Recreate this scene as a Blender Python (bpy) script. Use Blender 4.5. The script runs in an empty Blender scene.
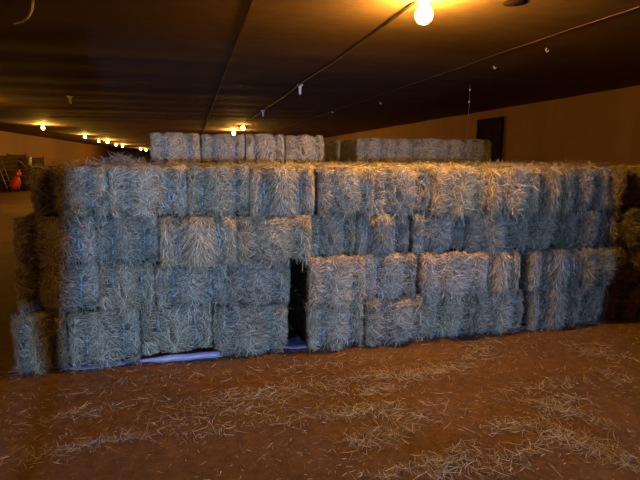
import bpy, math, random
import numpy as np
from mathutils import Vector, Matrix, noise

random.seed(7)
RNG = np.random.default_rng(11)
SC = bpy.context.scene
COL = SC.collection
R = math.radians
V = Vector

# ------------------------------------------------------------------ helpers
def link_mesh(name, verts, faces, mats, parent=None, smooth=True, mat_idx=None, loc=None):
    me = bpy.data.meshes.new(name)
    me.from_pydata(verts if isinstance(verts, list) else verts.tolist(), [],
                   faces if isinstance(faces, list) else faces.tolist())
    for m in (mats if isinstance(mats, (list, tuple)) else [mats]):
        me.materials.append(m)
    if mat_idx is not None:
        me.polygons.foreach_set('material_index', np.asarray(mat_idx, dtype=np.int32))
    if smooth:
        me.polygons.foreach_set('use_smooth', np.ones(len(me.polygons), dtype=bool))
    me.update()
    o = bpy.data.objects.new(name, me)
    COL.objects.link(o)
    if parent is not None:
        o.parent = parent
    if loc is not None:
        o.location = loc
    return o

def tag(o, label=None, cat=None, group=None, kind=None):
    if label: o['label'] = label
    if cat: o['category'] = cat
    if group: o['group'] = group
    if kind: o['kind'] = kind
    return o

def empty(name, loc, rz=0.0):
    o = bpy.data.objects.new(name, None)
    COL.objects.link(o)
    o.location = loc
    o.rotation_euler = (0, 0, rz)
    o.empty_display_size = 0.1
    return o

class MB:
    """collects simple shapes into one mesh"""
    def __init__(s): s.v = []; s.f = []
    def box(s, x0, x1, y0, y1, z0, z1, M=None):
        b = len(s.v)
        for z in (z0, z1):
            for x, y in ((x0, y0), (x1, y0), (x1, y1), (x0, y1)):
                p = V((x, y, z)); p = M @ p if M else p
                s.v.append(tuple(p))
        s.f += [tuple(b + i for i in q) for q in
                ((0, 3, 2, 1), (4, 5, 6, 7), (0, 1, 5, 4), (1, 2, 6, 5), (2, 3, 7, 6), (3, 0, 4, 7))]
        return s
    def tube(s, pts, r, n=8, closed=False, cap=True):
        pts = [V(p) for p in pts]; k = len(pts); b = len(s.v)
        rr = r if isinstance(r, (list, tuple)) else [r] * k
        for i, p in enumerate(pts):
            if closed: d = pts[(i + 1) % k] - pts[i - 1]
            else: d = pts[min(i + 1, k - 1)] - pts[max(i - 1, 0)]
            d.normalize()
            u = d.cross(V((0, 0, 1)))
            if u.length < 0.05: u = d.cross(V((1, 0, 0)))
            u.normalize(); w = d.cross(u)
            for j in range(n):
                a = 2 * math.pi * j / n
                s.v.append(tuple(p + (u * math.cos(a) + w * math.sin(a)) * rr[i]))
        for i in range(k if closed else k - 1):
            i2 = (i + 1) % k
            for j in range(n):
                j2 = (j + 1) % n
                s.f.append((b + i * n + j, b + i * n + j2, b + i2 * n + j2, b + i2 * n + j))
        if not closed and cap:
            s.f.append(tuple(b + j for j in range(n))[::-1])
            s.f.append(tuple(b + (k - 1) * n + j for j in range(n)))
        return s
    def lathe(s, prof, n=20, M=None):
        """prof: (radius, z) from bottom to top, closed with poles if r = 0"""
        b = len(s.v)
        for r, z in prof:
            for j in range(n):
                a = 2 * math.pi * j / n
                p = V((max(r, 1e-4) * math.cos(a), max(r, 1e-4) * math.sin(a), z)); p = M @ p if M else p
                s.v.append(tuple(p))
        for i in range(len(prof) - 1):
            for j in range(n):
                j2 = (j + 1) % n
                s.f.append((b + i * n + j, b + i * n + j2, b + (i + 1) * n + j2, b + (i + 1) * n + j))
        s.f.append(tuple(b + j for j in range(n))[::-1])
        s.f.append(tuple(b + (len(prof) - 1) * n + j for j in range(n)))
        return s
    def prism(s, poly, y0, y1):
        """polygon in x,z pulled from y0 to y1"""
        b = len(s.v); n = len(poly)
        for y in (y0, y1):
            for x, z in poly: s.v.append((x, y, z))
        s.f.append(tuple(range(b, b + n))); s.f.append(tuple(range(b + n, b + 2 * n))[::-1])
        for i in range(n):
            j = (i + 1) % n
            s.f.append((b + i, b + n + i, b + n + j, b + j))
        return s
    def build(s, name, m, parent=None, smooth=False, loc=None):
        return link_mesh(name, s.v, s.f, m, parent, smooth, loc=loc)

# ------------------------------------------------------------------ camera
F_PX = 481.0
PITCH = math.atan(80 / F_PX)
YAW = R(14.7)
EYE = 1.6
cam_d = bpy.data.cameras.new('camera'); cam = bpy.data.objects.new('camera', cam_d); COL.objects.link(cam)
cam.location = (0, 0, EYE)
cam.rotation_euler = (R(90) - PITCH, 0, -YAW)
cam_d.sensor_width = 36; cam_d.lens = F_PX / 640 * 36; cam_d.clip_end = 300; cam_d.clip_start = 0.05
SC.camera = cam

def ray(px, py):
    a = px - 320; b = 240 - py
    up = b * math.cos(PITCH) - F_PX * math.sin(PITCH)
    fw = F_PX * math.cos(PITCH) + b * math.sin(PITCH)
    return (fw * math.sin(YAW) + a * math.cos(YAW), fw * math.cos(YAW) - a * math.sin(YAW), up)
def on_z(px, py, z):
    r = ray(px, py); t = (z - EYE) / r[2]
    return r[0] * t, r[1] * t
def on_y(px, py, y):
    r = ray(px, py); t = y / r[1]
    return r[0] * t, EYE + r[2] * t

# ------------------------------------------------------------------ materials
def new_mat(name):
    m = bpy.data.materials.new(name); m.use_nodes = True
    nt = m.node_tree
    return m, nt, nt.nodes['Principled BSDF']

def noise_node(nt, scale, detail=6, rough=0.6, vec=None, coord='Object', stretch=None):
    n = nt.nodes.new('ShaderNodeTexNoise'); n.inputs['Scale'].default_value = scale
    n.inputs['Detail'].default_value = detail; n.inputs['Roughness'].default_value = rough
    tc = nt.nodes.new('ShaderNodeTexCoord')
    if stretch:
        mp = nt.nodes.new('ShaderNodeMapping'); mp.inputs['Scale'].default_value = stretch
        nt.links.new(tc.outputs[coord], mp.inputs['Vector']); nt.links.new(mp.outputs['Vector'], n.inputs['Vector'])
    else:
        nt.links.new(tc.outputs[coord], n.inputs['Vector'])
    return n

def ramp(nt, src, stops):
    r = nt.nodes.new('ShaderNodeValToRGB')
    while len(r.color_ramp.elements) < len(stops): r.color_ramp.elements.new(0.5)
    for e, (p, c) in zip(r.color_ramp.elements, stops):
        e.position = p; e.color = (*c, 1)
    nt.links.new(src, r.inputs['Fac'])
    return r

def bump(nt, bs, src, strength, dist):
    b = nt.nodes.new('ShaderNodeBump'); b.inputs['Strength'].default_value = strength
    b.inputs['Distance'].default_value = dist
    nt.links.new(src, b.inputs['Height']); nt.links.new(b.outputs['Normal'], bs.inputs['Normal'])

def simple_mat(name, c0, c1, scale=8, rough=0.7, bump_s=0.2, bump_d=0.01, metal=0.0, stretch=None):
    m, nt, bs = new_mat(name)
    n = noise_node(nt, scale, stretch=stretch)
    r = ramp(nt, n.outputs['Fac'], [(0.3, c0), (0.7, c1)])
    nt.links.new(r.outputs['Color'], bs.inputs['Base Color'])
    bs.inputs['Roughness'].default_value = rough; bs.inputs['Metallic'].default_value = metal
    bump(nt, bs, n.outputs['Fac'], bump_s, bump_d)
    return m

def rgba_mix(nt, a, b, fac, mode='MIX'):
    m = nt.nodes.new('ShaderNodeMix'); m.data_type = 'RGBA'; m.blend_type = mode
    A, B, Fc = m.inputs[6], m.inputs[7], m.inputs[0]
    for sock, val in ((A, a), (B, b), (Fc, fac)):
        if isinstance(val, bpy.types.NodeSocket): nt.links.new(val, sock)
        elif isinstance(val, (int, float)): sock.default_value = val
        else: sock.default_value = (*val, 1)
    return m.outputs[2]

def straw_mat(name, stops, tint=True):
    m, nt, bs = new_mat(name)
    g = nt.nodes.new('ShaderNodeNewGeometry')
    r = ramp(nt, g.outputs['Random Per Island'], stops)
    col = r.outputs['Color']
    if tint:
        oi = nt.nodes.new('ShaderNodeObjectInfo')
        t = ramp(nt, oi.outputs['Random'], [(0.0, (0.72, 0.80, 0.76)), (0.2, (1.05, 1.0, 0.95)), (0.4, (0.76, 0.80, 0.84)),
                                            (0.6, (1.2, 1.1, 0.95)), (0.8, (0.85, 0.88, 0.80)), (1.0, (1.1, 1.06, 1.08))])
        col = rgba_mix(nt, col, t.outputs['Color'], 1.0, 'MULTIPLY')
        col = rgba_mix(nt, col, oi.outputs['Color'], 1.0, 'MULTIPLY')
    nt.links.new(col, bs.inputs['Base Color'])
    bs.inputs['Roughness'].default_value = 0.62
    bs.inputs['Specular IOR Level'].default_value = 0.35
    return m

M = {}
M['straw'] = straw_mat('straw', [(0.0, (0.07, 0.05, 0.03)), (0.25, (0.22, 0.18, 0.11)), (0.5, (0.40, 0.34, 0.22)),
                                 (0.7, (0.34, 0.33, 0.21)), (0.88, (0.58, 0.51, 0.35)), (1.0, (0.80, 0.72, 0.52))])
M['litter'] = straw_mat('litter_straw', [(0.0, (0.16, 0.115, 0.07)), (0.5, (0.36, 0.31, 0.22)), (1.0, (0.62, 0.58, 0.48))], tint=False)
m, nt, bs = new_mat('hay_core')
n1 = noise_node(nt, 55, 8, 0.75, stretch=(1.6, 1, 0.8)); n2 = noise_node(nt, 7, 4)
r1 = ramp(nt, n1.outputs['Fac'], [(0.3, (0.05, 0.038, 0.024)), (0.52, (0.17, 0.14, 0.09)), (0.78, (0.34, 0.29, 0.19))])
r2 = ramp(nt, n2.outputs['Fac'], [(0.3, (0.7, 0.74, 0.7)), (0.7, (1, 0.96, 0.9))])
nt.links.new(rgba_mix(nt, r1.outputs['Color'], r2.outputs['Color'], 1.0, 'MULTIPLY'), bs.inputs['Base Color'])
bs.inputs['Roughness'].default_value = 0.9; bump(nt, bs, n1.outputs['Fac'], 0.9, 0.02)
M['core'] = m
M['twine'] = simple_mat('twine', (0.22, 0.32, 0.44), (0.30, 0.42, 0.52), 60, 0.5, 0.3, 0.002)

# dirt floor
m, nt, bs = new_mat('dirt_floor')
n1 = noise_node(nt, 0.9, 8, 0.65); n2 = noise_node(nt, 14, 8, 0.7); n3 = noise_node(nt, 90, 5, 0.7)
r1 = ramp(nt, n1.outputs['Fac'], [(0.3, (0.13, 0.068, 0.022)), (0.55, (0.19, 0.10, 0.034)), (0.75, (0.23, 0.14, 0.066))])
r2 = ramp(nt, n2.outputs['Fac'], [(0.3, (0.6, 0.55, 0.5)), (0.62, (1.1, 1.06, 1.0))])
r3 = ramp(nt, n3.outputs['Fac'], [(0.35, (0.75, 0.72, 0.7)), (0.7, (1.15, 1.12, 1.05))])
c = rgba_mix(nt, r1.outputs['Color'], r2.outputs['Color'], 1.0, 'MULTIPLY')
c = rgba_mix(nt, c, r3.outputs['Color'], 1.0, 'MULTIPLY')
nt.links.new(c, bs.inputs['Base Color']); bs.inputs['Roughness'].default_value = 0.85
ad = nt.nodes.new('ShaderNodeMath'); ad.operation = 'ADD'
nt.links.new(n2.outputs['Fac'], ad.inputs[0]); nt.links.new(n3.outputs['Fac'], ad.inputs[1])
bump(nt, bs, ad.outputs[0], 0.7, 0.02)
M['floor'] = m
# stained sheet ceiling
m, nt, bs = new_mat('stained_ceiling')
n1 = noise_node(nt, 1.3, 8, 0.65, stretch=(0.35, 1.6, 1)); n2 = noise_node(nt, 9, 6, 0.6)
r1 = ramp(nt, n1.outputs['Fac'], [(0.3, (0.11, 0.066, 0.044)), (0.6, (0.165, 0.102, 0.068)), (0.8, (0.215, 0.135, 0.09))])
r2 = ramp(nt, n2.outputs['Fac'], [(0.3, (0.85, 0.83, 0.8)), (0.7, (1.05, 1.03, 1.0))])
nt.links.new(rgba_mix(nt, r1.outputs['Color'], r2.outputs['Color'], 1.0, 'MULTIPLY'), bs.inputs['Base Color'])
bs.inputs['Roughness'].default_value = 0.8; bs.inputs['Specular IOR Level'].default_value = 0.25; bump(nt, bs, n1.outputs['Fac'], 0.2, 0.02)
M['ceiling'] = m
M['dark_board'] = simple_mat('dark_board', (0.016, 0.009, 0.007), (0.03, 0.017, 0.012), 12, 0.95, stretch=(1, 1, 0.15))
M['dark_board'].node_tree.nodes['Principled BSDF'].inputs['Specular IOR Level'].default_value = 0.05
M['wall'] = simple_mat('brown_board_wall', (0.20, 0.090, 0.05), (0.245, 0.114, 0.066), 2.0, 0.75, 0.15, 0.01, stretch=(1, 1, 0.3))
M['dark_wood'] = simple_mat('dark_wood', (0.018, 0.010, 0.007), (0.035, 0.02, 0.014), 12, 0.8, 0.3, 0.01, stretch=(1, 1, 0.15))
M['seam'] = simple_mat('seam_batten', (0.05, 0.032, 0.022), (0.09, 0.06, 0.04), 20, 0.8)
M['conduit'] = simple_mat('dark_conduit', (0.07, 0.05, 0.04), (0.1, 0.075, 0.06), 30, 0.6)
M['pale_plastic'] = simple_mat('pale_plastic', (0.58, 0.57, 0.58), (0.68, 0.67, 0.68), 15, 0.45)
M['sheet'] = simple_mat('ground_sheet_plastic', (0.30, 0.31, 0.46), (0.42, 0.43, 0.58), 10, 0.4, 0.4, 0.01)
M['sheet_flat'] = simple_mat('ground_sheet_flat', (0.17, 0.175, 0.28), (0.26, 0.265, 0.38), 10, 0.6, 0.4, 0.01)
M['black'] = simple_mat('black_rubber', (0.02, 0.02, 0.02), (0.035, 0.033, 0.03), 20, 0.7)
M['red'] = simple_mat('red_paint', (0.55, 0.04, 0.015), (0.68, 0.06, 0.02), 6, 0.4)
M['steel'] = simple_mat('grey_steel', (0.32, 0.31, 0.30), (0.46, 0.45, 0.43), 14, 0.4, metal=0.6)
M['drum'] = simple_mat('dark_drum', (0.035, 0.03, 0.03), (0.07, 0.055, 0.045), 9, 0.55)
M['crate'] = simple_mat('old_crate_wood', (0.10, 0.065, 0.04), (0.17, 0.11, 0.07), 9, 0.8, stretch=(0.3, 1, 1))

def bulb_mat(name, col, e):
    m, nt, bs = new_mat(name)
    bs.inputs['Base Color'].default_value = (1, 0.9, 0.7, 1)
    bs.inputs['Emission Color'].default_value = (*col, 1)
    bs.inputs['Emission Strength'].default_value = e
    return m
WARM = (1.0, 0.50, 0.065)
M['bulb_near'] = bulb_mat('bulb_near', WARM, 1450)
M['bulb_far'] = bulb_mat('bulb_far', WARM, 1800)
M['bulb_dim'] = bulb_mat('bulb_dim', WARM, 200)

# ------------------------------------------------------------------ the setting
XL, XR, YB, YE, CZ = -10.6, 7.1, -1.2, 90.0, 2.80
BZ = 2.68                                                          # height of the bulbs
def ceil_z(x): return CZ + 0.089 * max(0.0, -x - 5.4)

nx, ny = 26, 300
vs = []; fs = []
for j in range(ny + 1):
    y = YB - 0.2 + (YE + 0.2 - YB) * (j / ny) ** 1.6
    for i in range(nx + 1):
        x = XL - 0.1 + (XR - XL + 0.2) * i / nx
        w = 0.003 * math.sin(2 * math.pi * y / 1.22) + 0.012 * noise.noise(V((x * 0.5, y * 0.6, 3.1)))
        vs.append((x, y, ceil_z(x) + w))
for j in range(ny):
    for i in range(nx):
        a = j * (nx + 1) + i
        fs.append((a, a + nx + 1, a + nx + 2, a + 1))
ceiling = tag(link_mesh('ceiling', vs, fs, M['ceiling']), kind='structure')

# floor: gently uneven dirt
vs = []; fs = []
ys = [-13 + 0.5 * k for k in range(22)] + [-2 + 0.1 * k for k in range(130)] + [11 + 1.0 * k for k in range(80)]
xs = [XL - 0.2 + 0.25 * k for k in range(74)]
for y in ys:
    for x in xs:
        h = 0.012 * noise.fractal(V((x * 0.9, y * 0.9, 0)), 0.8, 2.0, 5)
        if y > 3.5: h *= max(0.0, 1 - (y - 3.5) / 0.3)
        vs.append((x, y, h - 0.008 if y < 3.8 else 0.0))
for j in range(len(ys) - 1):
    for i in range(len(xs) - 1):
        a = j * len(xs) + i
        fs.append((a, a + 1, a + 1 + len(xs), a + len(xs)))
floor = tag(link_mesh('floor', vs, fs, M['floor']), kind='structure')

tag(MB().box(XR, XR + 0.12, YB, YE, -0.05, CZ + 0.05).build('wall_right', M['wall']), kind='structure')
tag(MB().box(XL - 0.12, XL, YB, YE, -0.05, 3.45).build('wall_left', M['wall']), kind='structure')
tag(MB().box(XL, XR, YE, YE + 0.12, -0.05, 3.45).build('wall_end', M['wall']), kind='structure')
# unseen partition added behind the camera, openings cut to shape the beam's shadow edges
DL, DR, LZ = -0.25, 2.99, 2.15
b = MB()
b.prism([(XL, -0.05), (-0.515, -0.05), (-0.45, 0.74), (-0.39, 0.74), (-0.315, -0.05), (-0.28, -0.05), (DL, 0.475), (-0.145, 1.33), (-0.08, LZ), (DR, LZ), (DR, -0.05),
         (XR, -0.05), (XR, 3.45), (XL, 3.45)], YB - 0.03, YB)
tag(b.build('wall_light_mask', M['wall']), kind='structure')

# ceiling battens, following the sheets
for k, x in enumerate((0.50, 3.45)):
    pts = [(x, YB + 0.3 + 0.305 * q) for q in range(0, 190)]
    mb = MB()
    mb.tube([(px, py, ceil_z(px) - 0.004 + 0.003 * math.sin(2 * math.pi * py / 1.22) + 0.012 * noise.noise(V((px * 0.5, py * 0.6, 3.1))))
             for px, py in pts], 0.008 if k != 1 else 0.004, 6)
    tag(mb.build('trim_%d' % (k + 1), M['seam'] if k != 1 else M['ceiling']), kind='structure')

# dark door in the right wall
def on_x(px, py, x):
    r = ray(px, py); t = x / r[0]
    return r[1] * t, EYE + r[2] * t
y0, y1 = on_x(500, 121, XR - 0.05)[0], on_x(480, 121, XR - 0.05)[0]
DH = on_x(490, 122, XR - 0.05)[1]
d = MB().box(XR - 0.05, XR + 0.01, y0, y1, 0.0, DH).build('door_1', M['dark_board']); tag(d, kind='structure')
fr = MB()
fr.box(XR - 0.075, XR + 0.01, y0 - 0.09, y0, 0, DH + 0.09).box(XR - 0.075, XR + 0.01, y1, y1 + 0.09, 0, DH + 0.09).box(XR - 0.075, XR + 0.01, y0 - 0.09, y1 + 0.09, DH, DH + 0.09)
fr.build('door_frame', M['dark_board'], d)
MB().box(XR - 0.075, XR - 0.05, y0, y1, 1.1, 1.2).build('door_rail', M['dark_board'], d)
MB().tube([(XR - 0.05, y0 + 0.1, 1.0), (XR - 0.11, y0 + 0.1, 1.0), (XR - 0.11, y0 + 0.1, 1.14), (XR - 0.05, y0 + 0.1, 1.14)], 0.01).build('door_handle', M['steel'], d)

# ------------------------------------------------------------------ straw blades
def blades(P, N, D, L, lift, wid, droop=0.0, seg=3, curl=0.12, rng=RNG):
    """ribbons lying along a surface: P points, N normals, D directions, L lengths, lift of the free tip"""
    k = len(P)
    N = N / np.linalg.norm(N, axis=1, keepdims=True)
    D = D - N * np.sum(D * N, axis=1, keepdims=True)
    D = D / np.maximum(np.linalg.norm(D, axis=1, keepdims=True), 1e-6)
    S = np.cross(D, N)
    bend = rng.normal(0, curl, k)
    roll = rng.uniform(-0.6, 0.6, k)
    Wv = (S * np.cos(roll)[:, None] + N * np.sin(roll)[:, None])
    base = rng.uniform(-0.004, 0.006, k)
    out = []
    for i in range(seg + 1):
        t = i / seg
        c = (P + D * ((t - 0.35) * L)[:, None] + S * (bend * L * (t - 0.5) ** 2)[:, None] * 2
             + N * (base + lift * t ** 1.6)[:, None])
        c[:, 2] -= droop * L * t ** 2
        w = wid * (1.0 if 0 < i < seg else 0.55) * 0.5
        out.append(c - Wv * w[:, None]); out.append(c + Wv * w[:, None])
    A = np.stack(out, axis=1).reshape(-1, 3)
    nv = 2 * (seg + 1)
    b = (np.arange(k) * nv)[:, None]
    quads = np.concatenate([b + np.array([[2 * i, 2 * i + 1, 2 * i + 3, 2 * i + 2]]) for i in range(seg)], axis=0)
    return A, quads

# ------------------------------------------------------------------ hay bale kinds
BW, BL, BH = 0.47, 0.96, 0.385
STR = 0.125

def surf(face, u, v, seed, rr=0.065, shag=1.0):
    """a point of the bale's skin; face 0 front(-y) 1 back 2 left 3 right 4 top 5 bottom, u,v in -1..1"""
    hx, hy, hz = BW / 2, BL / 2, BH / 2
    p = {0: (u * hx, -hy, v * hz), 1: (u * hx, hy, v * hz), 2: (-hx, u * hy, v * hz), 3: (hx, u * hy, v * hz),
         4: (u * hx, v * hy, hz), 5: (u * hx, v * hy, -hz)}[face]
    p = V(p)
    q = V((max(-hx + rr, min(hx - rr, p.x)), max(-hy + rr, min(hy - rr, p.y)), max(-hz + rr, min(hz - rr, p.z))))
    n = (p - q).normalized()
    p = q + n * rr
    # lobes between the two strings
    cr = math.exp(-((abs(p.x) - STR) / 0.030) ** 2)
    endy = abs(n.y)
    lob = 0.034 * math.cos(p.x / STR * math.pi) if abs(p.x) < 0.2 else 0.0
    dsp = -0.062 * cr * max(abs(n.y), abs(n.z)) + endy * lob
    dsp += endy * 0.02 * (1 - (p.z / hz) ** 2)
    w = noise.fractal(V((p.x * 5 + seed * 3.7, p.y * 5 + seed, p.z * 5 - seed)), 0.9, 2.0, 4)
    dsp += 0.014 * shag * w
    dsp += 0.006 * noise.noise(V((p.x * 26 + seed, p.y * 26, p.z * 26)))
    return p + n * dsp, n

def grid_face(face, a, b, seed, sh):
    vv = []; ff = []
    for j in range(b + 1):
        for i in range(a + 1):
            p, n = surf(face, -1 + 2 * i / a, -1 + 2 * j / b, seed, shag=sh)
            vv.append(tuple(p))
    flip = face in (1, 2, 5)
    for j in range(b):
        for i in range(a):
            q = (j * (a + 1) + i, j * (a + 1) + i + 1, (j + 1) * (a + 1) + i + 1, (j + 1) * (a + 1) + i)
            ff.append(q[::-1] if flip else q)
    return vv, ff

def bale_kind(seed, style, fringe):
    rng = np.random.default_rng(100 + seed)
    sh = {'mat': 1.0, 'combed': 1.0, 'shaggy': 1.5}[style]
    verts = []; faces = []
    for face, a, b in ((0, 22, 18), (1, 12, 10), (2, 18, 12), (3, 18, 12), (4, 16, 22), (5, 10, 14)):
        v, f = grid_face(face, a, b, seed, sh)
        off = len(verts); verts += v; faces += [tuple(i + off for i in q) for q in f]
    ncore = len(faces)
    P = []; N = []; D = []; L = []; LF = []; W = []
    def add(face, k, front_bias=False):
        for _ in range(k):
            u, v = rng.uniform(-1, 1, 2)
            if front_bias:
                if face in (2, 3): u = -1 + 2 * rng.random() ** 1.8
                else: v = -1 + 2 * rng.random() ** 1.8
            p, n = surf(face, u, v, seed, shag=sh)
            near = abs(abs(p.x) - STR) < 0.016
            if near and rng.random() < 0.93: continue
            if noise.noise(V((p.x * 13 + seed, p.y * 13, p.z * 13 - seed))) < -0.34: continue
            if face in (0, 1):
                if style == 'combed':
                    d = V((rng.normal(0.25 * math.copysign(1, p.x), 0.35), 0, -1))
                elif style == 'shaggy':
                    ang = 3.0 * noise.noise(V((p.x * 4 + seed, 0, p.z * 4))) + rng.normal(0, 0.9)
                    d = V((math.cos(ang), 0, math.sin(ang)))
                else:
                    ang = 5.0 * noise.noise(V((p.x * 7 + seed, 3, p.z * 7))) + rng.normal(0, 0.7)
                    d = V((math.cos(ang) * 0.8, 0, math.sin(ang)))
            elif face in (2, 3):
                ang = rng.uniform(0, 6.28); d = V((0, math.cos(ang), math.sin(ang)))
            else:
                ang = rng.uniform(0, 6.28); d = V((math.cos(ang), math.sin(ang), 0))
            P.append(p); N.append(n); D.append(d)
            L.append(rng.uniform(0.03, 0.12) * (1.15 if style != 'mat' else 1.0))
            LF.append(abs(rng.normal(0, {'mat': 0.010, 'combed': 0.011, 'shaggy': 0.022}[style])))
            W.append(rng.uniform(0.0018, 0.0046))
    add(0, 4200); add(1, 700); add(2, 900, True); add(3, 900, True); add(4, 1500, True); add(5, 350, True)
    A1, Q1 = blades(np.array(P), np.array(N), np.array(D), np.array(L), np.array(LF), np.array(W), rng=rng, curl=0.3)
    # stalks are pressed back where the neighbouring bales stand
    for ax, lim in ((0, BW / 2 - 0.004), (2, BH / 2 + 0.002)):
        o_ = np.abs(A1[:, ax]) - lim
        A1[:, ax] = np.sign(A1[:, ax]) * (lim + np.where(o_ > 0, 0.026 * np.tanh(o_ / 0.05), o_))
    parts = [(A1, Q1)]
    # whiskers standing off the top front edge
    P = []; N = []; D = []; L = []; LF = []; W = []
    for _ in range(fringe):
        u = rng.uniform(-1, 1)
        p, n = surf(4, u, -1 + 0.25 * rng.random(), seed, shag=sh)
        P.append(p); N.append(V((rng.normal(0, 0.4), -0.3, 1)))
        D.append(V((rng.normal(0, 0.9), rng.normal(-0.7, 0.6), rng.normal(0.0, 0.3))))
        L.append(rng.uniform(0.05, 0.14)); LF.append(rng.uniform(0.0, 0.045)); W.append(rng.uniform(0.0018, 0.004))
    for _ in range(170):
        f_ = rng.random()
        u, v = (rng.uniform(-1, 1), math.copysign(0.93, rng.normal())) if f_ < .5 else (math.copysign(0.93, rng.normal()), rng.uniform(-1, 1))
        p, n = surf(4, u, v, seed, shag=sh)
        P.append(p); N.append(V((rng.normal(0, .5), rng.normal(0, .5), 1)))
        D.append(V((rng.normal(0, 1), rng.normal(0, 1), 0)))
        L.append(rng.uniform(0.03, 0.10)); LF.append(rng.uniform(0.01, 0.05)); W.append(rng.uniform(0.0016, 0.0032))
    for _ in range(65):                                           # stalks hanging out over the seam below
        p, n = surf(0, rng.uniform(-1, 1), rng.uniform(-1, -0.7), seed, shag=sh)
        P.append(p); N.append(V((rng.normal(0, .2), -1, 0.1)))
        D.append(V((rng.normal(0, .5), 0, -1)))
        L.append(rng.uniform(0.05, 0.13)); LF.append(rng.uniform(0.0, 0.03)); W.append(rng.uniform(0.0018, 0.0036))
    if P:
        parts.append(blades(np.array(P), np.array(N), np.array(D), np.array(L), np.array(LF), np.array(W), droop=0.35, rng=rng))
    allv = [np.array(verts)]; allf = [tuple(f) for f in faces]; off = len(verts)
    for A, Q in parts:
        allv.append(A); allf += [tuple(q) for q in (Q + off).tolist()]; off += len(A)
    allv = np.concatenate(allv, axis=0)
    allv[:, 1] += BL / 2; allv[:, 2] += BH / 2                     # origin: foot of the front face
    mi = np.ones(len(allf), dtype=np.int32); mi[:ncore] = 0
    me = bpy.data.meshes.new('hay_bale')
    me.from_pydata(allv.tolist(), [], allf)
    me.materials.append(M['core']); me.materials.append(M['straw'])
    me.polygons.foreach_set('material_index', mi)
    me.polygons.foreach_set('use_smooth', np.ones(len(allf), dtype=bool)); me.update()
    tw = []
    for sx in (-STR, STR):
        pts = []
        for face, line in ((0, [(-1 + 2 * k / 10) for k in range(11)]), (4, [(-1 + 2 * k / 12) for k in range(13)]),
                           (1, [(1 - 2 * k / 8) for k in range(9)]), (5, [(1 - 2 * k / 10) for k in range(11)])):
            for t in line:
                p, n = surf(face, sx / (BW / 2), t, seed, shag=sh)
                q = p + n * (0.027 if face != 5 else 0.0) + V((0.004 * math.sin(t * 5 + seed), BL / 2, BH / 2))
                if not pts or (V(pts[-1]) - q).length > 0.012: pts.append(tuple(q))
        mb = MB(); mb.tube(pts, 0.0075, 6, closed=True)
        m2 = bpy.data.meshes.new('twine'); m2.from_pydata(mb.v, [], mb.f); m2.materials.append(M['twine'])
        m2.polygons.foreach_set('use_smooth', np.ones(len(m2.polygons), dtype=bool)); m2.update()
        tw.append(m2)
    return me, tw

KINDS = {}
for s, st in enumerate(('mat', 'combed', 'shaggy', 'mat', 'combed', 'mat', 'shaggy', 'mat', 'combed', 'mat', 'shaggy', 'mat')):
    KINDS[s] = bale_kind(s, st, 130 if st == 'mat' else 190)
BY_STYLE = {'m': [0, 3, 5, 7, 9, 11], 'c': [1, 4, 8], 's': [2, 6, 10]}
pick_n = {'m': 0, 'c': 0, 's': 0}
def pick(st):
    l = BY_STYLE[st]; pick_n[st] += 1
    return l[pick_n[st] % len(l)]

def place_bale(kind, x, y, z, rz, sx, sz, label, group, twine=True, sy=1.0, tilt=0.0, roll=0.0):
    me, tw = KINDS[kind]
    o = bpy.data.objects.new('hay_bale', me); COL.objects.link(o)
    o.location = (x, y, z); o.rotation_euler = (tilt, roll, rz); o.scale = (sx, sy, sz)
    tag(o, label, 'hay bale', group)
    if twine:
        for t in tw:
            c = bpy.data.objects.new('twine', t); COL.objects.link(c); c.parent = o
    return o

ROT = R(-1.5)
def face_y(x): return 3.87 - 0.026 * (x + 1)
def bounds(x):
    A = [(-1.0, (0.016, 0.46, 0.82, 1.19, 1.555)), (0.2, (0.016, 0.42, 0.79, 1.165, 1.55)), (1.3, (0.016, 0.405, 0.80, 1.145, 1.535)),
         (2.5, (0.016, 0.41, 0.78, 1.125, 1.53)), (4.2, (0.016, 0.385, 0.755, 1.13, 1.515))]
    if x <= A[0][0]: return A[0][1]
    for (xa, a), (xb, c) in zip(A, A[1:]):
        if x <= xb:
            t = (x - xa) / (xb - xa)
            return tuple(p + (q - p) * t for p, q in zip(a, c))
    return A[-1][1]

ORD = ['first', 'second', 'third', 'fourth', 'fifth', 'sixth', 'seventh', 'eighth', 'ninth', 'tenth', 'eleventh', 'twelfth', 'thirteenth']
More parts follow.
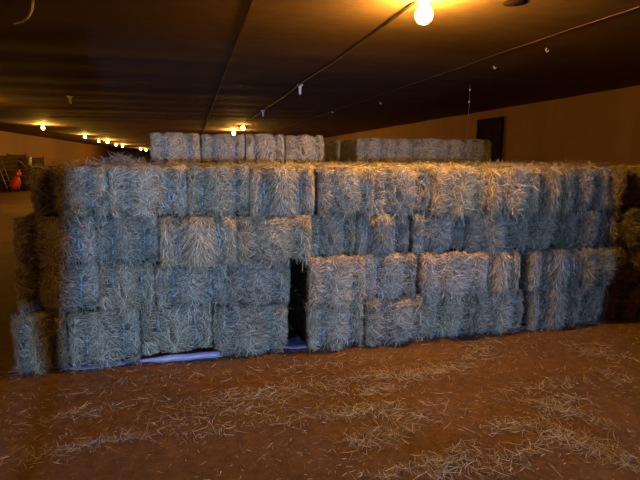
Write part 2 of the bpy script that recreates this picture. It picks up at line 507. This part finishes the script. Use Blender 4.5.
# each course: pixel edges read off the photograph along the face, then what each bale looks like
COURSES = {
 'top': (3, 190, [(28, 107, 'm', 0), (107, 187, 'm', 0), (187, 249, 'm', .01), (249, 314, 'c', -.03), (318, 372, 's', 0), (372, 430, 'm', .02),
              (430, 482, 's', 0), (483, 528, 's', -.03), (529, 564, 'c', 0), (564, 597, 'm', .03), (597, 628, 'm', .02), (630, 668, 'm', .04)]),
 'second': (2, 242, [(10, 95, 'm', .03), (95, 158, 'm', .0), (160, 237, 'c', -.05), (237, 308, 's', -.04), (308, 356, 'm', .04), (356, 409, 'c', .04),
              (413, 463, 'm', .04), (463, 512, 's', .03), (516, 563, 'm', .04), (563, 602, 'm', .03), (602, 640, 's', .05), (640, 680, 'm', .05)]),
 'third': (1, 288, [(10, 97, 'm', .03), (97, 154, 'm', .03), (156, 228, 'm', .0), (228, 289, 's', .0),
              (307, 361, 's', -.05), (363, 413, 'm', -.04), (417, 474, 's', -.08), (475, 512, 'c', -.01), (521, 572, 'c', -.05),
              (572, 608, 's', -.02), (608, 645, 'm', .06), (645, 684, 'm', .05)]),
 'bottom': (0, 335, [(10, 64, 's', .02), (66, 139, 'm', .01), (140, 213, 'm', .075), (214, 286, 's', -.02),
              (307, 361, 'm', -.03), (363, 422, 's', -.05), (423, 470, 'm', -.03), (471, 515, 's', -.02), (521, 565, 'c', -.04),
              (565, 602, 'm', .0), (602, 642, 'm', .05), (642, 684, 'm', .05)]),
}
LOOK = {
 'top': ['half shadowed greyish hay bale at the left end of the top course',
         'blue-tied bale second from left in top course below a loose hay tuft',
         'grey hay bale with two blue strings, third from left in top course',
         'combed straw bale with hanging golden strands, fourth from left in top course',
         'golden topped shaggy bale fifth from left in top course',
         'pale warm lit bale sixth from left in top course',
         'ragged bale with golden upper half, seventh from left in top course',
         'yellowish shaggy bale eighth from left in top course',
         'warm tan bale of drooping straw, ninth from left in top course',
         'blue-grey bale tenth from left in top course, near right end',
         'dim bluish bale eleventh from left in top course beside the dark end',
         'very dark bale cut by the right frame edge in top course'],
 'second': ['dark brown bale at the left end of the second course from top',
         'grey-blue bale second from left in second course from top',
         'fanned golden straw bale third from left in second course from top',
         'tan fuzzy bale fourth from left in second course, left above the dark gap',
         'blue-green compact bale fifth from left in second course, right above the dark gap',
         'blue-green combed bale sixth from left in second course beside a black slit',
         'slate bale seventh from left in second course, right of the black slit',
         'ragged slate bale eighth from left in second course from top',
         'dark blue bale ninth from left in second course from top',
         'dim blue bale tenth from left in second course from top',
         'shadowed shaggy bale eleventh from left in second course from top',
         'very dark bale at right frame edge in second course from top'],
 'third': ['blackish shadowed bale at the left end of the third course from top',
         'blue bale with two blue strings above a dark horizontal crack, third course',
         'grey-blue bale third from left in third course from top',
         'shaggy bale in third course from top, on the left of the dark gap',
         'pale grey bale in third course from top, on the right of the dark gap',
         'pale matted bale second to the right of the dark gap in third course',
         'jutting pale bale with orange lit upper ledge in third course from top',
         'narrow brownish bale right of the jutting pale bale in third course',
         'overhanging straw bale ninth from left in third course, right of a black hole',
         'shaggy dim bale tenth from left in third course from top',
         'shadowed bale eleventh from left in third course from top',
         'very dark bale at right frame edge in third course from top'],
 'bottom': ['lone lit pale bale at the left end of the bottom course, edged by black shadow',
         'grey-blue bale second from left in bottom course, right of the black shadow',
         'grey-blue bale third from left in bottom course behind the pale rolled edge',
         'rounded bale in bottom course on the left of the dark gap',
         'grey bale in bottom course on the right of the dark gap',
         'pale bale second to the right of the dark gap in bottom course',
         'bluish bale third to the right of the dark gap in bottom course',
         'dark slate bale fourth to the right of the dark gap in bottom course',
         'loose combed bale ninth from left in bottom course with leaning stalks',
         'dim bale tenth from left in bottom course over dark floor edge',
         'shadowed bale eleventh from left in bottom course',
         'very dark bale at right frame edge in bottom course'],
}
rnd = random.Random(5)
for cname, (ci, py, lst) in COURSES.items():
    for k, (pa, pb, st, off) in enumerate(lst):
        xa = on_y(pa, py, 3.82)[0]; xb = on_y(pb, py, 3.82)[0]
        xc = (xa + xb) / 2
        bz = bounds(xc)
        z0, z1 = bz[ci], bz[ci + 1]
        grp = 'bales in the %s course of the front stack' % cname
        # hay tint: greenish slate bales, pale ones, golden straw
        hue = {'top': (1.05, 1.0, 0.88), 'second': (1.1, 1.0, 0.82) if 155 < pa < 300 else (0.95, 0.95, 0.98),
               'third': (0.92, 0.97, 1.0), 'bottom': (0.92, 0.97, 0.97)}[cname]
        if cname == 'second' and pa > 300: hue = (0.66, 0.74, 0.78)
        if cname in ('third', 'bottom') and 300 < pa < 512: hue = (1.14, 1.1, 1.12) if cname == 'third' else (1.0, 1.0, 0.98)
        if pa > 515: hue = (hue[0] * 0.8, hue[1] * 0.82, hue[2] * 0.86)  # beam's dimming towards the right end, painted into the tint
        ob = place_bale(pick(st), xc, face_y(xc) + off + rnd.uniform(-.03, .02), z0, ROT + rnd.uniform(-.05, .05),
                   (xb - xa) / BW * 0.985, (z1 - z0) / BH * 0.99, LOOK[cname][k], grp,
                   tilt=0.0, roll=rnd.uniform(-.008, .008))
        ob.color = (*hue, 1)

# ranks behind: upper course seen edge-on, lower courses buried in the stack
for rank in range(1, 5):
    for ci in range(4):
        for k in range(12):
            xc = -1.05 + 0.49 * k
            if rank == 1 and ci in (0, 1) and k == 4: continue       # the dark gap runs on into the stack
            y = 3.87 + 0.985 * rank - 0.026 * (xc + 1)
            h = 0.383
            if ci == 3:
                lab = 'bale on the stack top, %s from left in the %s rank behind the face' % (ORD[k], ORD[rank])
                place_bale(pick('m'), xc, y, 0.016 + h * ci, ROT + rnd.uniform(-.01, .01), 0.485 / BW, 0.99, lab,
                           'bales on top of the stack behind the front rank')
            else:
                place_bale(pick('m'), xc, y, 0.016 + h * ci, ROT, 0.485 / BW, 0.99,
                           'hay bale buried inside the stack behind its front face', 'bales buried inside the stack', twine=False)

# fifth course, set back
TOPZ = 0.016 + 4 * 0.383
FIFTH_L = ['leftmost bale of the raised left block behind the front stack',
           'second bale from left in the raised left block behind the front stack',
           'third bale from left in the raised left block behind the front stack',
           'fourth bale, right end of the raised left block, beside the dark recess']
yl = 5.92
for k, (pa, pb) in enumerate(((150, 200), (201, 245), (246, 285), (286, 325))):
    xa = on_y(pa, 150, yl)[0]; xb = on_y(pb, 150, yl)[0]
    place_bale(pick('mmcm'[k]), (xa + xb) / 2, yl + 0.01 * k, TOPZ, ROT, (xb - xa) / BW * 0.97, 0.92 - 0.02 * (k % 2), FIFTH_L[k], 'bales of the raised left block')
FIFTH_R = ['front left bale of the raised right block, beside the dark recess',
           'second bale from left in the raised right block', 'third bale from left in the raised right block',
           'fourth bale from left in the raised right block', 'last bale at right end of the raised right block near the door']
yr = 6.84
for k, (pa, pb) in enumerate(((357, 388), (388, 417), (417, 443), (443, 468), (468, 493))):
    xa = on_y(pa, 150, yr)[0]; xb = on_y(pb, 150, yr)[0]
    place_bale(pick('mmsmm'[k]), (xa + xb) / 2, yr + 0.012 * k, TOPZ, ROT, (xb - xa) / BW * 0.97, 0.95 - 0.02 * (k % 2), FIFTH_R[k], 'bales of the raised right block')
xa = on_y(357, 150, yr)[0]
place_bale(pick('m'), xa + 0.24, yr + 0.985, TOPZ, ROT, 1.0, 0.99, 'shaded bale behind the front left bale of the raised right block', 'bales of the raised right block')

# loose hay on the stack top and a tuft at its left
def loose(name, pts, label, cat, lmin, lmax, liftmax, mat, wid=(0.002, 0.0045), up=0.0):
    k = len(pts)
    P = np.array(pts); N = np.tile(np.array([0, 0, 1.0]), (k, 1)) + RNG.normal(0, 0.12, (k, 3))
    a = RNG.uniform(0, 2 * np.pi, k)
    D = np.stack([np.cos(a), np.sin(a), np.zeros(k)], axis=1)
    A, Q = blades(P, N, D, RNG.uniform(lmin, lmax, k), np.abs(RNG.normal(0, liftmax, k)) + up, RNG.uniform(*wid, k), curl=0.1)
    o = link_mesh(name, A, Q, mat)
    return tag(o, label, cat, kind='stuff')

pts = []
for _ in range(5200):
    x = RNG.uniform(-1.2, 4.7); y = face_y(x) + 0.03 + 1.9 * RNG.random() ** 1.5
    d = 1.0 if x > 0.2 else 0.45
    if RNG.random() > d: continue
    pts.append((x, y, bounds(x)[4] * (1 if y < face_y(x) + 0.9 else 0) + (TOPZ if y >= face_y(x) + 0.9 else 0) + RNG.uniform(-0.004, 0.016)))
loose('loose_hay', pts, 'loose golden hay strewn over the top of the long stack', 'hay', 0.06, 0.18, 0.022, M['litter'])
pts = []
cx, cy = on_z(122, 161, 1.6)[0] * 0, 0
tx = on_y(121, 158, 4.4)[0]
for _ in range(700):
    r = abs(RNG.normal(0, 0.09)); a = RNG.uniform(0, 6.28)
    pts.append((tx + r * math.cos(a) * 1.3, 4.4 + r * math.sin(a), 1.555 + max(0, 0.075 - 0.45 * r) * RNG.random()))
loose('hay_tuft', pts, 'small heap of loose hay on the stack top above its second bale', 'hay', 0.06, 0.16, 0.03, M['litter'])

# ------------------------------------------------------------------ ground sheet under the stack
gs = empty('ground_sheet', (1.6, 3.9, 0.0))
def sheet_front(x):
    y = face_y(x) + 0.06
    def bumpf(x0, x1, a):
        if x <= x0 or x >= x1: return 0.0
        return a * math.sin(math.pi * (x - x0) / (x1 - x0)) ** 0.5
    y -= bumpf(-1.06, -0.55, 0.075) + bumpf(-0.5, 0.22, 0.055) + bumpf(0.72, 1.0, 0.045) + bumpf(2.2, 2.9, .02)
    return y + 0.006 * math.sin(x * 23)
vs = []; fs = []
NX = 150
for i in range(NX + 1):
    x = -1.42 + (4.95 + 1.42) * i / NX
    f = sheet_front(x)
    for t, z in ((0, 0.002), (0, 0.011), (0.05, 0.013), (0.3, 0.013), (0.26, 0.013)):
        vs.append((x - 1.6, f + t - 3.9, z))
for i in range(NX):
    for j in range(4):
        a = i * 5 + j
        fs.append((a, a + 5, a + 6, a + 1))
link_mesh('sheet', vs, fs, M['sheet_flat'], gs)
pa = on_z(142, 355, 0.02); pb = on_z(219, 349, 0.02)
pts = []; rad = []
for k in range(15):
    t = k / 14
    pts.append((pa[0] + (pb[0] - pa[0]) * t - 1.6, face_y(pa[0] + (pb[0] - pa[0]) * t) - 0.012 - 3.9 + 0.004 * math.sin(k * 1.3), 0.030))
    rad.append(0.010 + 0.017 * min(1, t * 3.2) * (1 if t < 0.95 else 0.75))
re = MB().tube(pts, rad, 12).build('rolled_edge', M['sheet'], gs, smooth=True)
re['label'] = 'thick pale rolled edge of the sheet'
tag(gs, 'pale lavender plastic sheet under the stack, its rolled edge poking out at the base', 'ground sheet')

# ------------------------------------------------------------------ straw litter on the floor
pts = []
def patch(px, py, rx, ry, k, ang=0.0):
    """a drift of straw: centre on the floor, spread in metres"""
    cx, cy = on_z(px, py, 0)
    for _ in range(int(k * 1.05)):
        u, v = RNG.normal(0, 1, 2)
        pts.append((cx + rx * u * math.cos(ang) - ry * v * math.sin(ang), cy + rx * u * math.sin(ang) + ry * v * math.cos(ang), 0.004 + abs(RNG.normal(0, 0.004))))
for a in ((105, 443, .22, .03, 230, .1), (90, 412, .2, .05, 120, .1), (210, 432, .1, .03, 80, 0), (205, 416, .25, .05, 200, .1), (235, 398, .3, .06, 260, .05),
          (285, 392, .25, .08, 260, 0), (300, 415, .25, .1, 200, 0), (385, 376, .2, .06, 330, .0), (430, 373, .2, .05, 260, .25), (478, 352, .2, .1, 220, .7),
          (372, 392, .12, .03, 150, 0), (378, 410, .1, .05, 220, 0), (345, 415, .06, .03, 120, 0), (372, 440, .1, .06, 160, 0), (410, 420, .2, .08, 180, .3),
          (448, 462, .12, .05, 330, .3), (505, 462, .25, .05, 260, .3), (520, 425, .15, .04, 160, 0), (560, 402, .1, .04, 160, 0), (540, 388, .2, .05, 160, 0),
          (565, 412, .15, .05, 220, -.9), (575, 440, .12, .05, 260, -.9), (600, 455, .15, .06, 200, -.9), (595, 352, .12, .1, 240, -.9), (615, 378, .1, .08, 120, -.9),
          (632, 462, .06, .03, 60, 0), (45, 455, .2, .08, 60, 0), (385, 475, .1, .03, 80, 0), (130, 385, .4, .08, 160, 0), (330, 365, .5, .06, 220, 0), (20, 420, .2, .1, 60, 0)):
    patch(*a)
for _ in range(1500):                                              # thin scatter, sparse on the bare patch
    x = RNG.uniform(-1.9, 4.6); y = RNG.uniform(1.0, 3.85)
    q = noise.noise(V((x * 1.3, y * 1.3, 9)))
    if RNG.random() < 0.35 + q * 0.9:
        pts.append((x, y, 0.003 + abs(RNG.normal(0, 0.003))))
for _ in range(1100):                                              # along the foot of the stack
    x = RNG.uniform(-1.45, 4.6)
    pts.append((x, face_y(x) - abs(RNG.normal(0.01, 0.05)), 0.012 + abs(RNG.normal(0, 0.01))))
loose('straw_litter', pts, 'scattered pale straw stalks lying over the brown dirt floor', 'straw', 0.02, 0.11, 0.007, M['litter'], (0.0013, 0.003))

pts = []
for _ in range(9000):
    x = RNG.uniform(-1.9, 4.6); y = RNG.uniform(1.0, 3.85)
    if RNG.random() < 0.55 + noise.noise(V((x * 1.1, y * 2.2, 4))) * 1.2:
        pts.append((x, y, 0.003 + abs(RNG.normal(0, 0.002))))
loose('chaff', pts, 'short bits of chaff speckling the brown dirt floor', 'chaff', 0.008, 0.04, 0.003, M['litter'], (0.0015, 0.0035))

# ------------------------------------------------------------------ lamps, holders, cord
def lamp(x, y, z, label, group, mat, scale=1.0):
    top = ceil_z(x) - 0.004
    t = empty('ceiling_lamp', (x, y, top))
    dz = z - top
    MB().lathe([(0.0, -0.03), (0.03, -0.028), (0.055, -0.012), (0.058, 0.0), (0.0, 0.004)], 16).build('mount', M['pale_plastic'], t, True)
    MB().lathe([(0.0, dz + 0.055), (0.021, dz + 0.055), (0.021, -0.025), (0.0, -0.022)], 12).build('holder', M['pale_plastic'], t, True)
    r = 0.05 * scale
    prof = [(0.0, dz - r * 1.1)] + [(r * math.cos(a), dz - r * 0.1 + r * math.sin(a)) for a in [R(-75 + 15 * k) for k in range(9)]] + \
           [(r * 0.62, dz + r * 0.85), (0.019, dz + r * 1.25), (0.0, dz + r * 1.27)]
    MB().lathe(prof, 16).build('bulb', mat, t, True)
    return tag(t, label, 'lamp', group)
x, y = on_z(424, 14, BZ)
lamp(x, y, BZ, 'bright round bulb on the ceiling right above the front stack', 'ceiling lamps of the centre row', M['bulb_near'], 1.3)
for px, py, lab in ((243, 128, 'far lit bulb of the centre row, the nearer of the two over the raised block'),
                    (234, 133, 'far lit bulb of the centre row, the lower brighter of two over the raised block')):
    x, y = on_z(px, py, BZ)
    lamp(x, y, BZ, lab, 'ceiling lamps of the centre row', M['bulb_far'] if px == 234 else M['bulb_dim'], 1.3)
for k, (px, py, dm) in enumerate(((43, 128, 0), (85, 137, 0), (98.7, 141, 1), (107.5, 142, 0), (116, 145, 1), (122.5, 146, 0), (140.7, 149.2, 0), (146, 150.2, 0))):
    x, y = on_z(px, py, BZ)
    lamp(x, y, BZ, '%s lit bulb from the left in the row of far lamps at left' % ORD[k], 'ceiling lamps of the left row',
         M['bulb_dim'] if dm else M['bulb_far'], 1.0 if k < 3 else 1.5)

for yy, lab in ((11.4, 'added out-of-view bulb over the left aisle, nearer than all the far left bulbs'), (2.0, 'added out-of-view bulb over the floor left of the front stack, nearest of its row')):  # extra unseen bulbs, added to light the left end of the stack
    lamp(-4.55, yy, BZ, lab, 'ceiling lamps of the left row', M['bulb_far'], 0.74)

def lampholder(px, py, label):
    x, y = on_z(px, py, CZ - 0.02)
    t = empty('lamp_holder', (x, y, ceil_z(x) - 0.002))
    MB().lathe([(0.0, -0.022), (0.035, -0.022), (0.052, -0.010), (0.052, 0.0), (0, 0.003)], 16).build('flange', M['pale_plastic'], t, True)
    MB().lathe([(0.0, -0.15), (0.020, -0.15), (0.023, -0.06), (0.028, -0.02), (0.0, -0.018)], 14).build('socket', M['pale_plastic'], t, True)
    MB().lathe([(0.0, -0.185), (0.012, -0.183), (0.014, -0.148), (0.0, -0.146)], 12).build('socket_tip', M['black'], t, True)
    return tag(t, label, 'lamp holder', 'unlit lamp holders')
lampholder(300, 86, 'white unlit lamp holder hanging from the ceiling over the raised blocks')
lampholder(263, 111, 'farther small unlit lamp holder just before the far centre bulbs')
lampholder(70, 97, 'small pale unlit holder on the ceiling above the left far lamps')

X_ROW = on_z(424, 14, BZ)[0] - 0.02
mb = MB(); pts = []
for k in range(0, 120):
    y = YB + 0.1 + 0.3 * k
    pts.append((X_ROW + 0.006 * math.sin(y * 1.7), y, CZ - 0.028 + 0.012 * math.cos(2 * math.pi * y / 3.8)))
tag(mb.tube(pts, 0.012, 8).build('ceiling_cable', M['conduit'], smooth=True), 'dark cable running along the ceiling from the bright bulb to the far bulbs', 'cable')
q = [on_z(px, py, CZ - 0.02) for px, py in ((33, -6), (33, 3), (32, 11), (28, 18), (22, 22.5), (14, 24))]
tag(MB().tube([(x, y, CZ - 0.015) for x, y in q], 0.009, 8).build('ceiling_conduit', M['steel'], smooth=True),
    'thin pale curved conduit on the ceiling in the upper left corner', 'conduit')
# hanging line at the right
hx, hy = on_z(470, 86, CZ - 0.02)
hl = empty('hanging_line', (hx, hy, CZ))
zb = on_y(469, 138, hy)[1]
zk = on_y(470, 102, hy)[1]
MB().tube([(0, 0, 0.0), (0.004, 0, (zk - CZ)), (-0.02, 0, zb - CZ)], 0.0045, 6).build('cord', M['conduit'], hl)
for z in (on_y(470, 90, hy)[1], zk):
    MB().lathe([(0, -0.02), (0.014, -0.012), (0.016, 0.006), (0.006, 0.02), (0, 0.022)], 10, Matrix.Translation((0.002, 0, z - CZ))).build('clip', M['pale_plastic'], hl, True)
tag(hl, 'thin cord with two pale clips hanging from the ceiling near the right wall', 'cord')
# little hooks in the ceiling
for px, py, lab in ((380, 103, 'small pale hook on the dark ceiling, left of the hanging cord'), (332, 112, 'small pale hook on the ceiling right of the far centre bulbs'),
                    (137, 131, 'tiny pale hook on the ceiling above the far left lamps'), (494, 67, 'tiny pale hook on the ceiling near the right seam'),
                    (546, 50, 'small pale hook on the ceiling beyond the right seam')):
    x, y = on_z(px, py, CZ - 0.02)
    o = MB().tube([(0, 0, 0.02), (0, 0, -0.02), (0.012, 0, -0.035), (0.026, 0, -0.03), (0.03, 0, -0.015)], 0.006, 6).build('ceiling_hook', M['pale_plastic'], smooth=True, loc=(x, y, CZ - 0.005))
    tag(o, lab, 'hook', 'hooks in the ceiling')
x, y = on_z(515, 4.5, CZ - 0.02)
vt = MB().lathe([(0.0, -0.006), (0.088, -0.005), (0.095, 0.0), (0.0, 0.006)], 24).build('ceiling_plate', M['dark_board'], smooth=True, loc=(x, y, CZ - 0.004))
tag(vt, 'dark oval plate on the ceiling right of the bright bulb', 'ceiling plate')

# ------------------------------------------------------------------ clutter by the left wall, far away
def far_pt(px, dist):
    r = ray(px, 188); l = math.hypot(r[0], r[1]); return r[0] / l * dist, r[1] / l * dist
def crate(px, dist, w, h, label, rz=0.0):
    x, y = far_pt(px, dist)
    t = empty('slatted_crate', (x, y, 0), rz)
    MB().box(-w / 2 + .02, w / 2 - .02, -.3, .3, 0.02, h - .02).build('panel', M['drum'], t)
    s = MB(); n = max(3, int(h / 0.22))
    for i in range(n):
        z = i * h / n
        s.box(-w / 2, w / 2, -.33, -.305, z + 0.01, z + h / n - 0.05)
    s.build('slats', M['crate'], t)
    for sx in (-1, 1):
        MB().box(sx * w / 2 - .035, sx * w / 2 + .035, -.36, -.29, 0, h + .06).build('post', M['crate'], t)
    return tag(t, label, 'crate', 'crates by the far left wall')
crate(4, 31.0, 0.85, 1.85, 'tall dark slatted crate at left frame edge behind the ladder', .3)
crate(20, 31.3, 0.85, 1.9, 'tall dark slatted crate directly behind the red tank', .3)
crate(37, 31.6, 0.85, 1.75, 'dark slatted crate right of the pale post, by the stack', .3)
def drum(px, dist, label, h=1.0):
    x, y = far_pt(px, dist)
    t = empty('drum', (x, y, 0))
    MB().lathe([(0, 0), (.29, 0), (.29, h * .33), (.305, h * .345), (.29, h * .36), (.29, h * .66), (.305, h * .675), (.29, h * .69), (.29, h), (0, h)], 20).build('barrel', M['drum'], t, True)
    MB().lathe([(0, h), (.30, h), (.30, h + .03), (0, h + .03)], 20).build('lid', M['black'], t, True)
    return tag(t, label, 'drum', 'dark drums by the far left wall')
drum(11.5, 30.0, 'dark drum between the ladder and the red tank')
drum(27, 29.9, 'dark drum right of the red tank')
# red tank
x, y = far_pt(15, 29.0)
t = empty('red_tank', (x, y, 0), R(15))
T = Matrix.Translation((-.1, 0, .03)) @ Matrix.Rotation(R(19), 4, 'Y')
MB().lathe([(0, .12), (.18, .13), (.23, .2), (.24, .42), (.21, .6), (.14, .74), (.09, .78), (0, .79)], 20, T).build('tank_body', M['red'], t, True)
MB().lathe([(0, .74), (.09, .74), (.1, .85), (.15, .9), (.15, .98), (.06, 1.05), (.04, 1.17), (0, 1.18)], 16, T).build('tank_neck', M['red'], t, True)
MB().tube([(.25, 0, .86), (.45, 0, .80), (.5, 0, .78)], .03, 8).build('spout', M['crate'], t, True)
sp = MB().lathe([(0, -.02), (.05, -.02), (.05, .02), (0, .02)], 12, Matrix.Translation((.19, -.14, .9)) @ Matrix.Rotation(R(90), 4, 'X')).build('cap', M['pale_plastic'], t, True)
for sx in (-1, 1):
    MB().lathe([(0, -.03), (.1, -.03), (.12, 0), (.1, .03), (0, .03)], 16, Matrix.Translation((sx * .16, -.18, .12)) @ Matrix.Rotation(R(90), 4, 'Y')).build('wheel', M['black'], t, True)
MB().box(-.2, .2, -.15, .2, .08, .14).build('cart_plate', M['black'], t)
tag(t, 'red upright tank with a narrow neck on small wheels by the far left wall', 'tank')
# ladder leaning back against the crate
x, y = far_pt(8, 28.9)
t = empty('ladder', (x, y, 0), R(15))
lean = V((-.45, .75, 1.72))
for s in (0, .22):
    MB().tube([V((s, 0, 0)), V((s, 0, 0)) + lean], .022, 8).build('rail', M['steel'], t, True)
for k in range(1, 6):
    p = lean * (k / 6)
    MB().tube([p, p + V((.22, 0, 0))], .015, 6).build('rung', M['steel'], t, True)
tag(t, 'grey metal ladder leaning against dark crates at the left frame edge', 'ladder')
x, y = far_pt(32, 30.2)
t = empty('post', (x, y, 0))
MB().box(-.06, .06, -.06, .06, 0, 1.3).build('shaft', M['dark_wood'], t)
MB().lathe([(0, 1.3), (.1, 1.3), (.11, 1.35), (.1, 1.76), (.05, 1.82), (0, 1.83)], 12).build('sleeve', M['steel'], t, True)
tag(t, 'short post with a pale sleeve right of the red tank', 'post')

# ------------------------------------------------------------------ light
# cool headlamp-like beam coming in through the opening in the added partition
sd = bpy.data.lights.new('yard_light', 'SPOT'); so = bpy.data.objects.new('yard_light', sd); COL.objects.link(so)
so.location = (1.2, -11.0, 1.2)
so.rotation_euler = (V((0.3, 3.9, 0.75)) - V(so.location)).to_track_quat('-Z', 'Y').to_euler()
sd.energy = 9800; sd.color = (0.29, 0.48, 1.0); sd.spot_size = R(36); sd.spot_blend = 1.0; sd.shadow_soft_size = 0.16

w = bpy.data.worlds.new('world'); SC.world = w; w.use_nodes = True
bg = w.node_tree.nodes['Background']; bg.inputs['Color'].default_value = (0.25, 0.4, 1.0, 1); bg.inputs['Strength'].default_value = 0.012

SC.view_settings.view_transform = 'Standard'; SC.view_settings.look = 'None'
SC.view_settings.gamma = 1.0; SC.view_settings.use_curve_mapping = False; SC.view_settings.exposure = 0.0
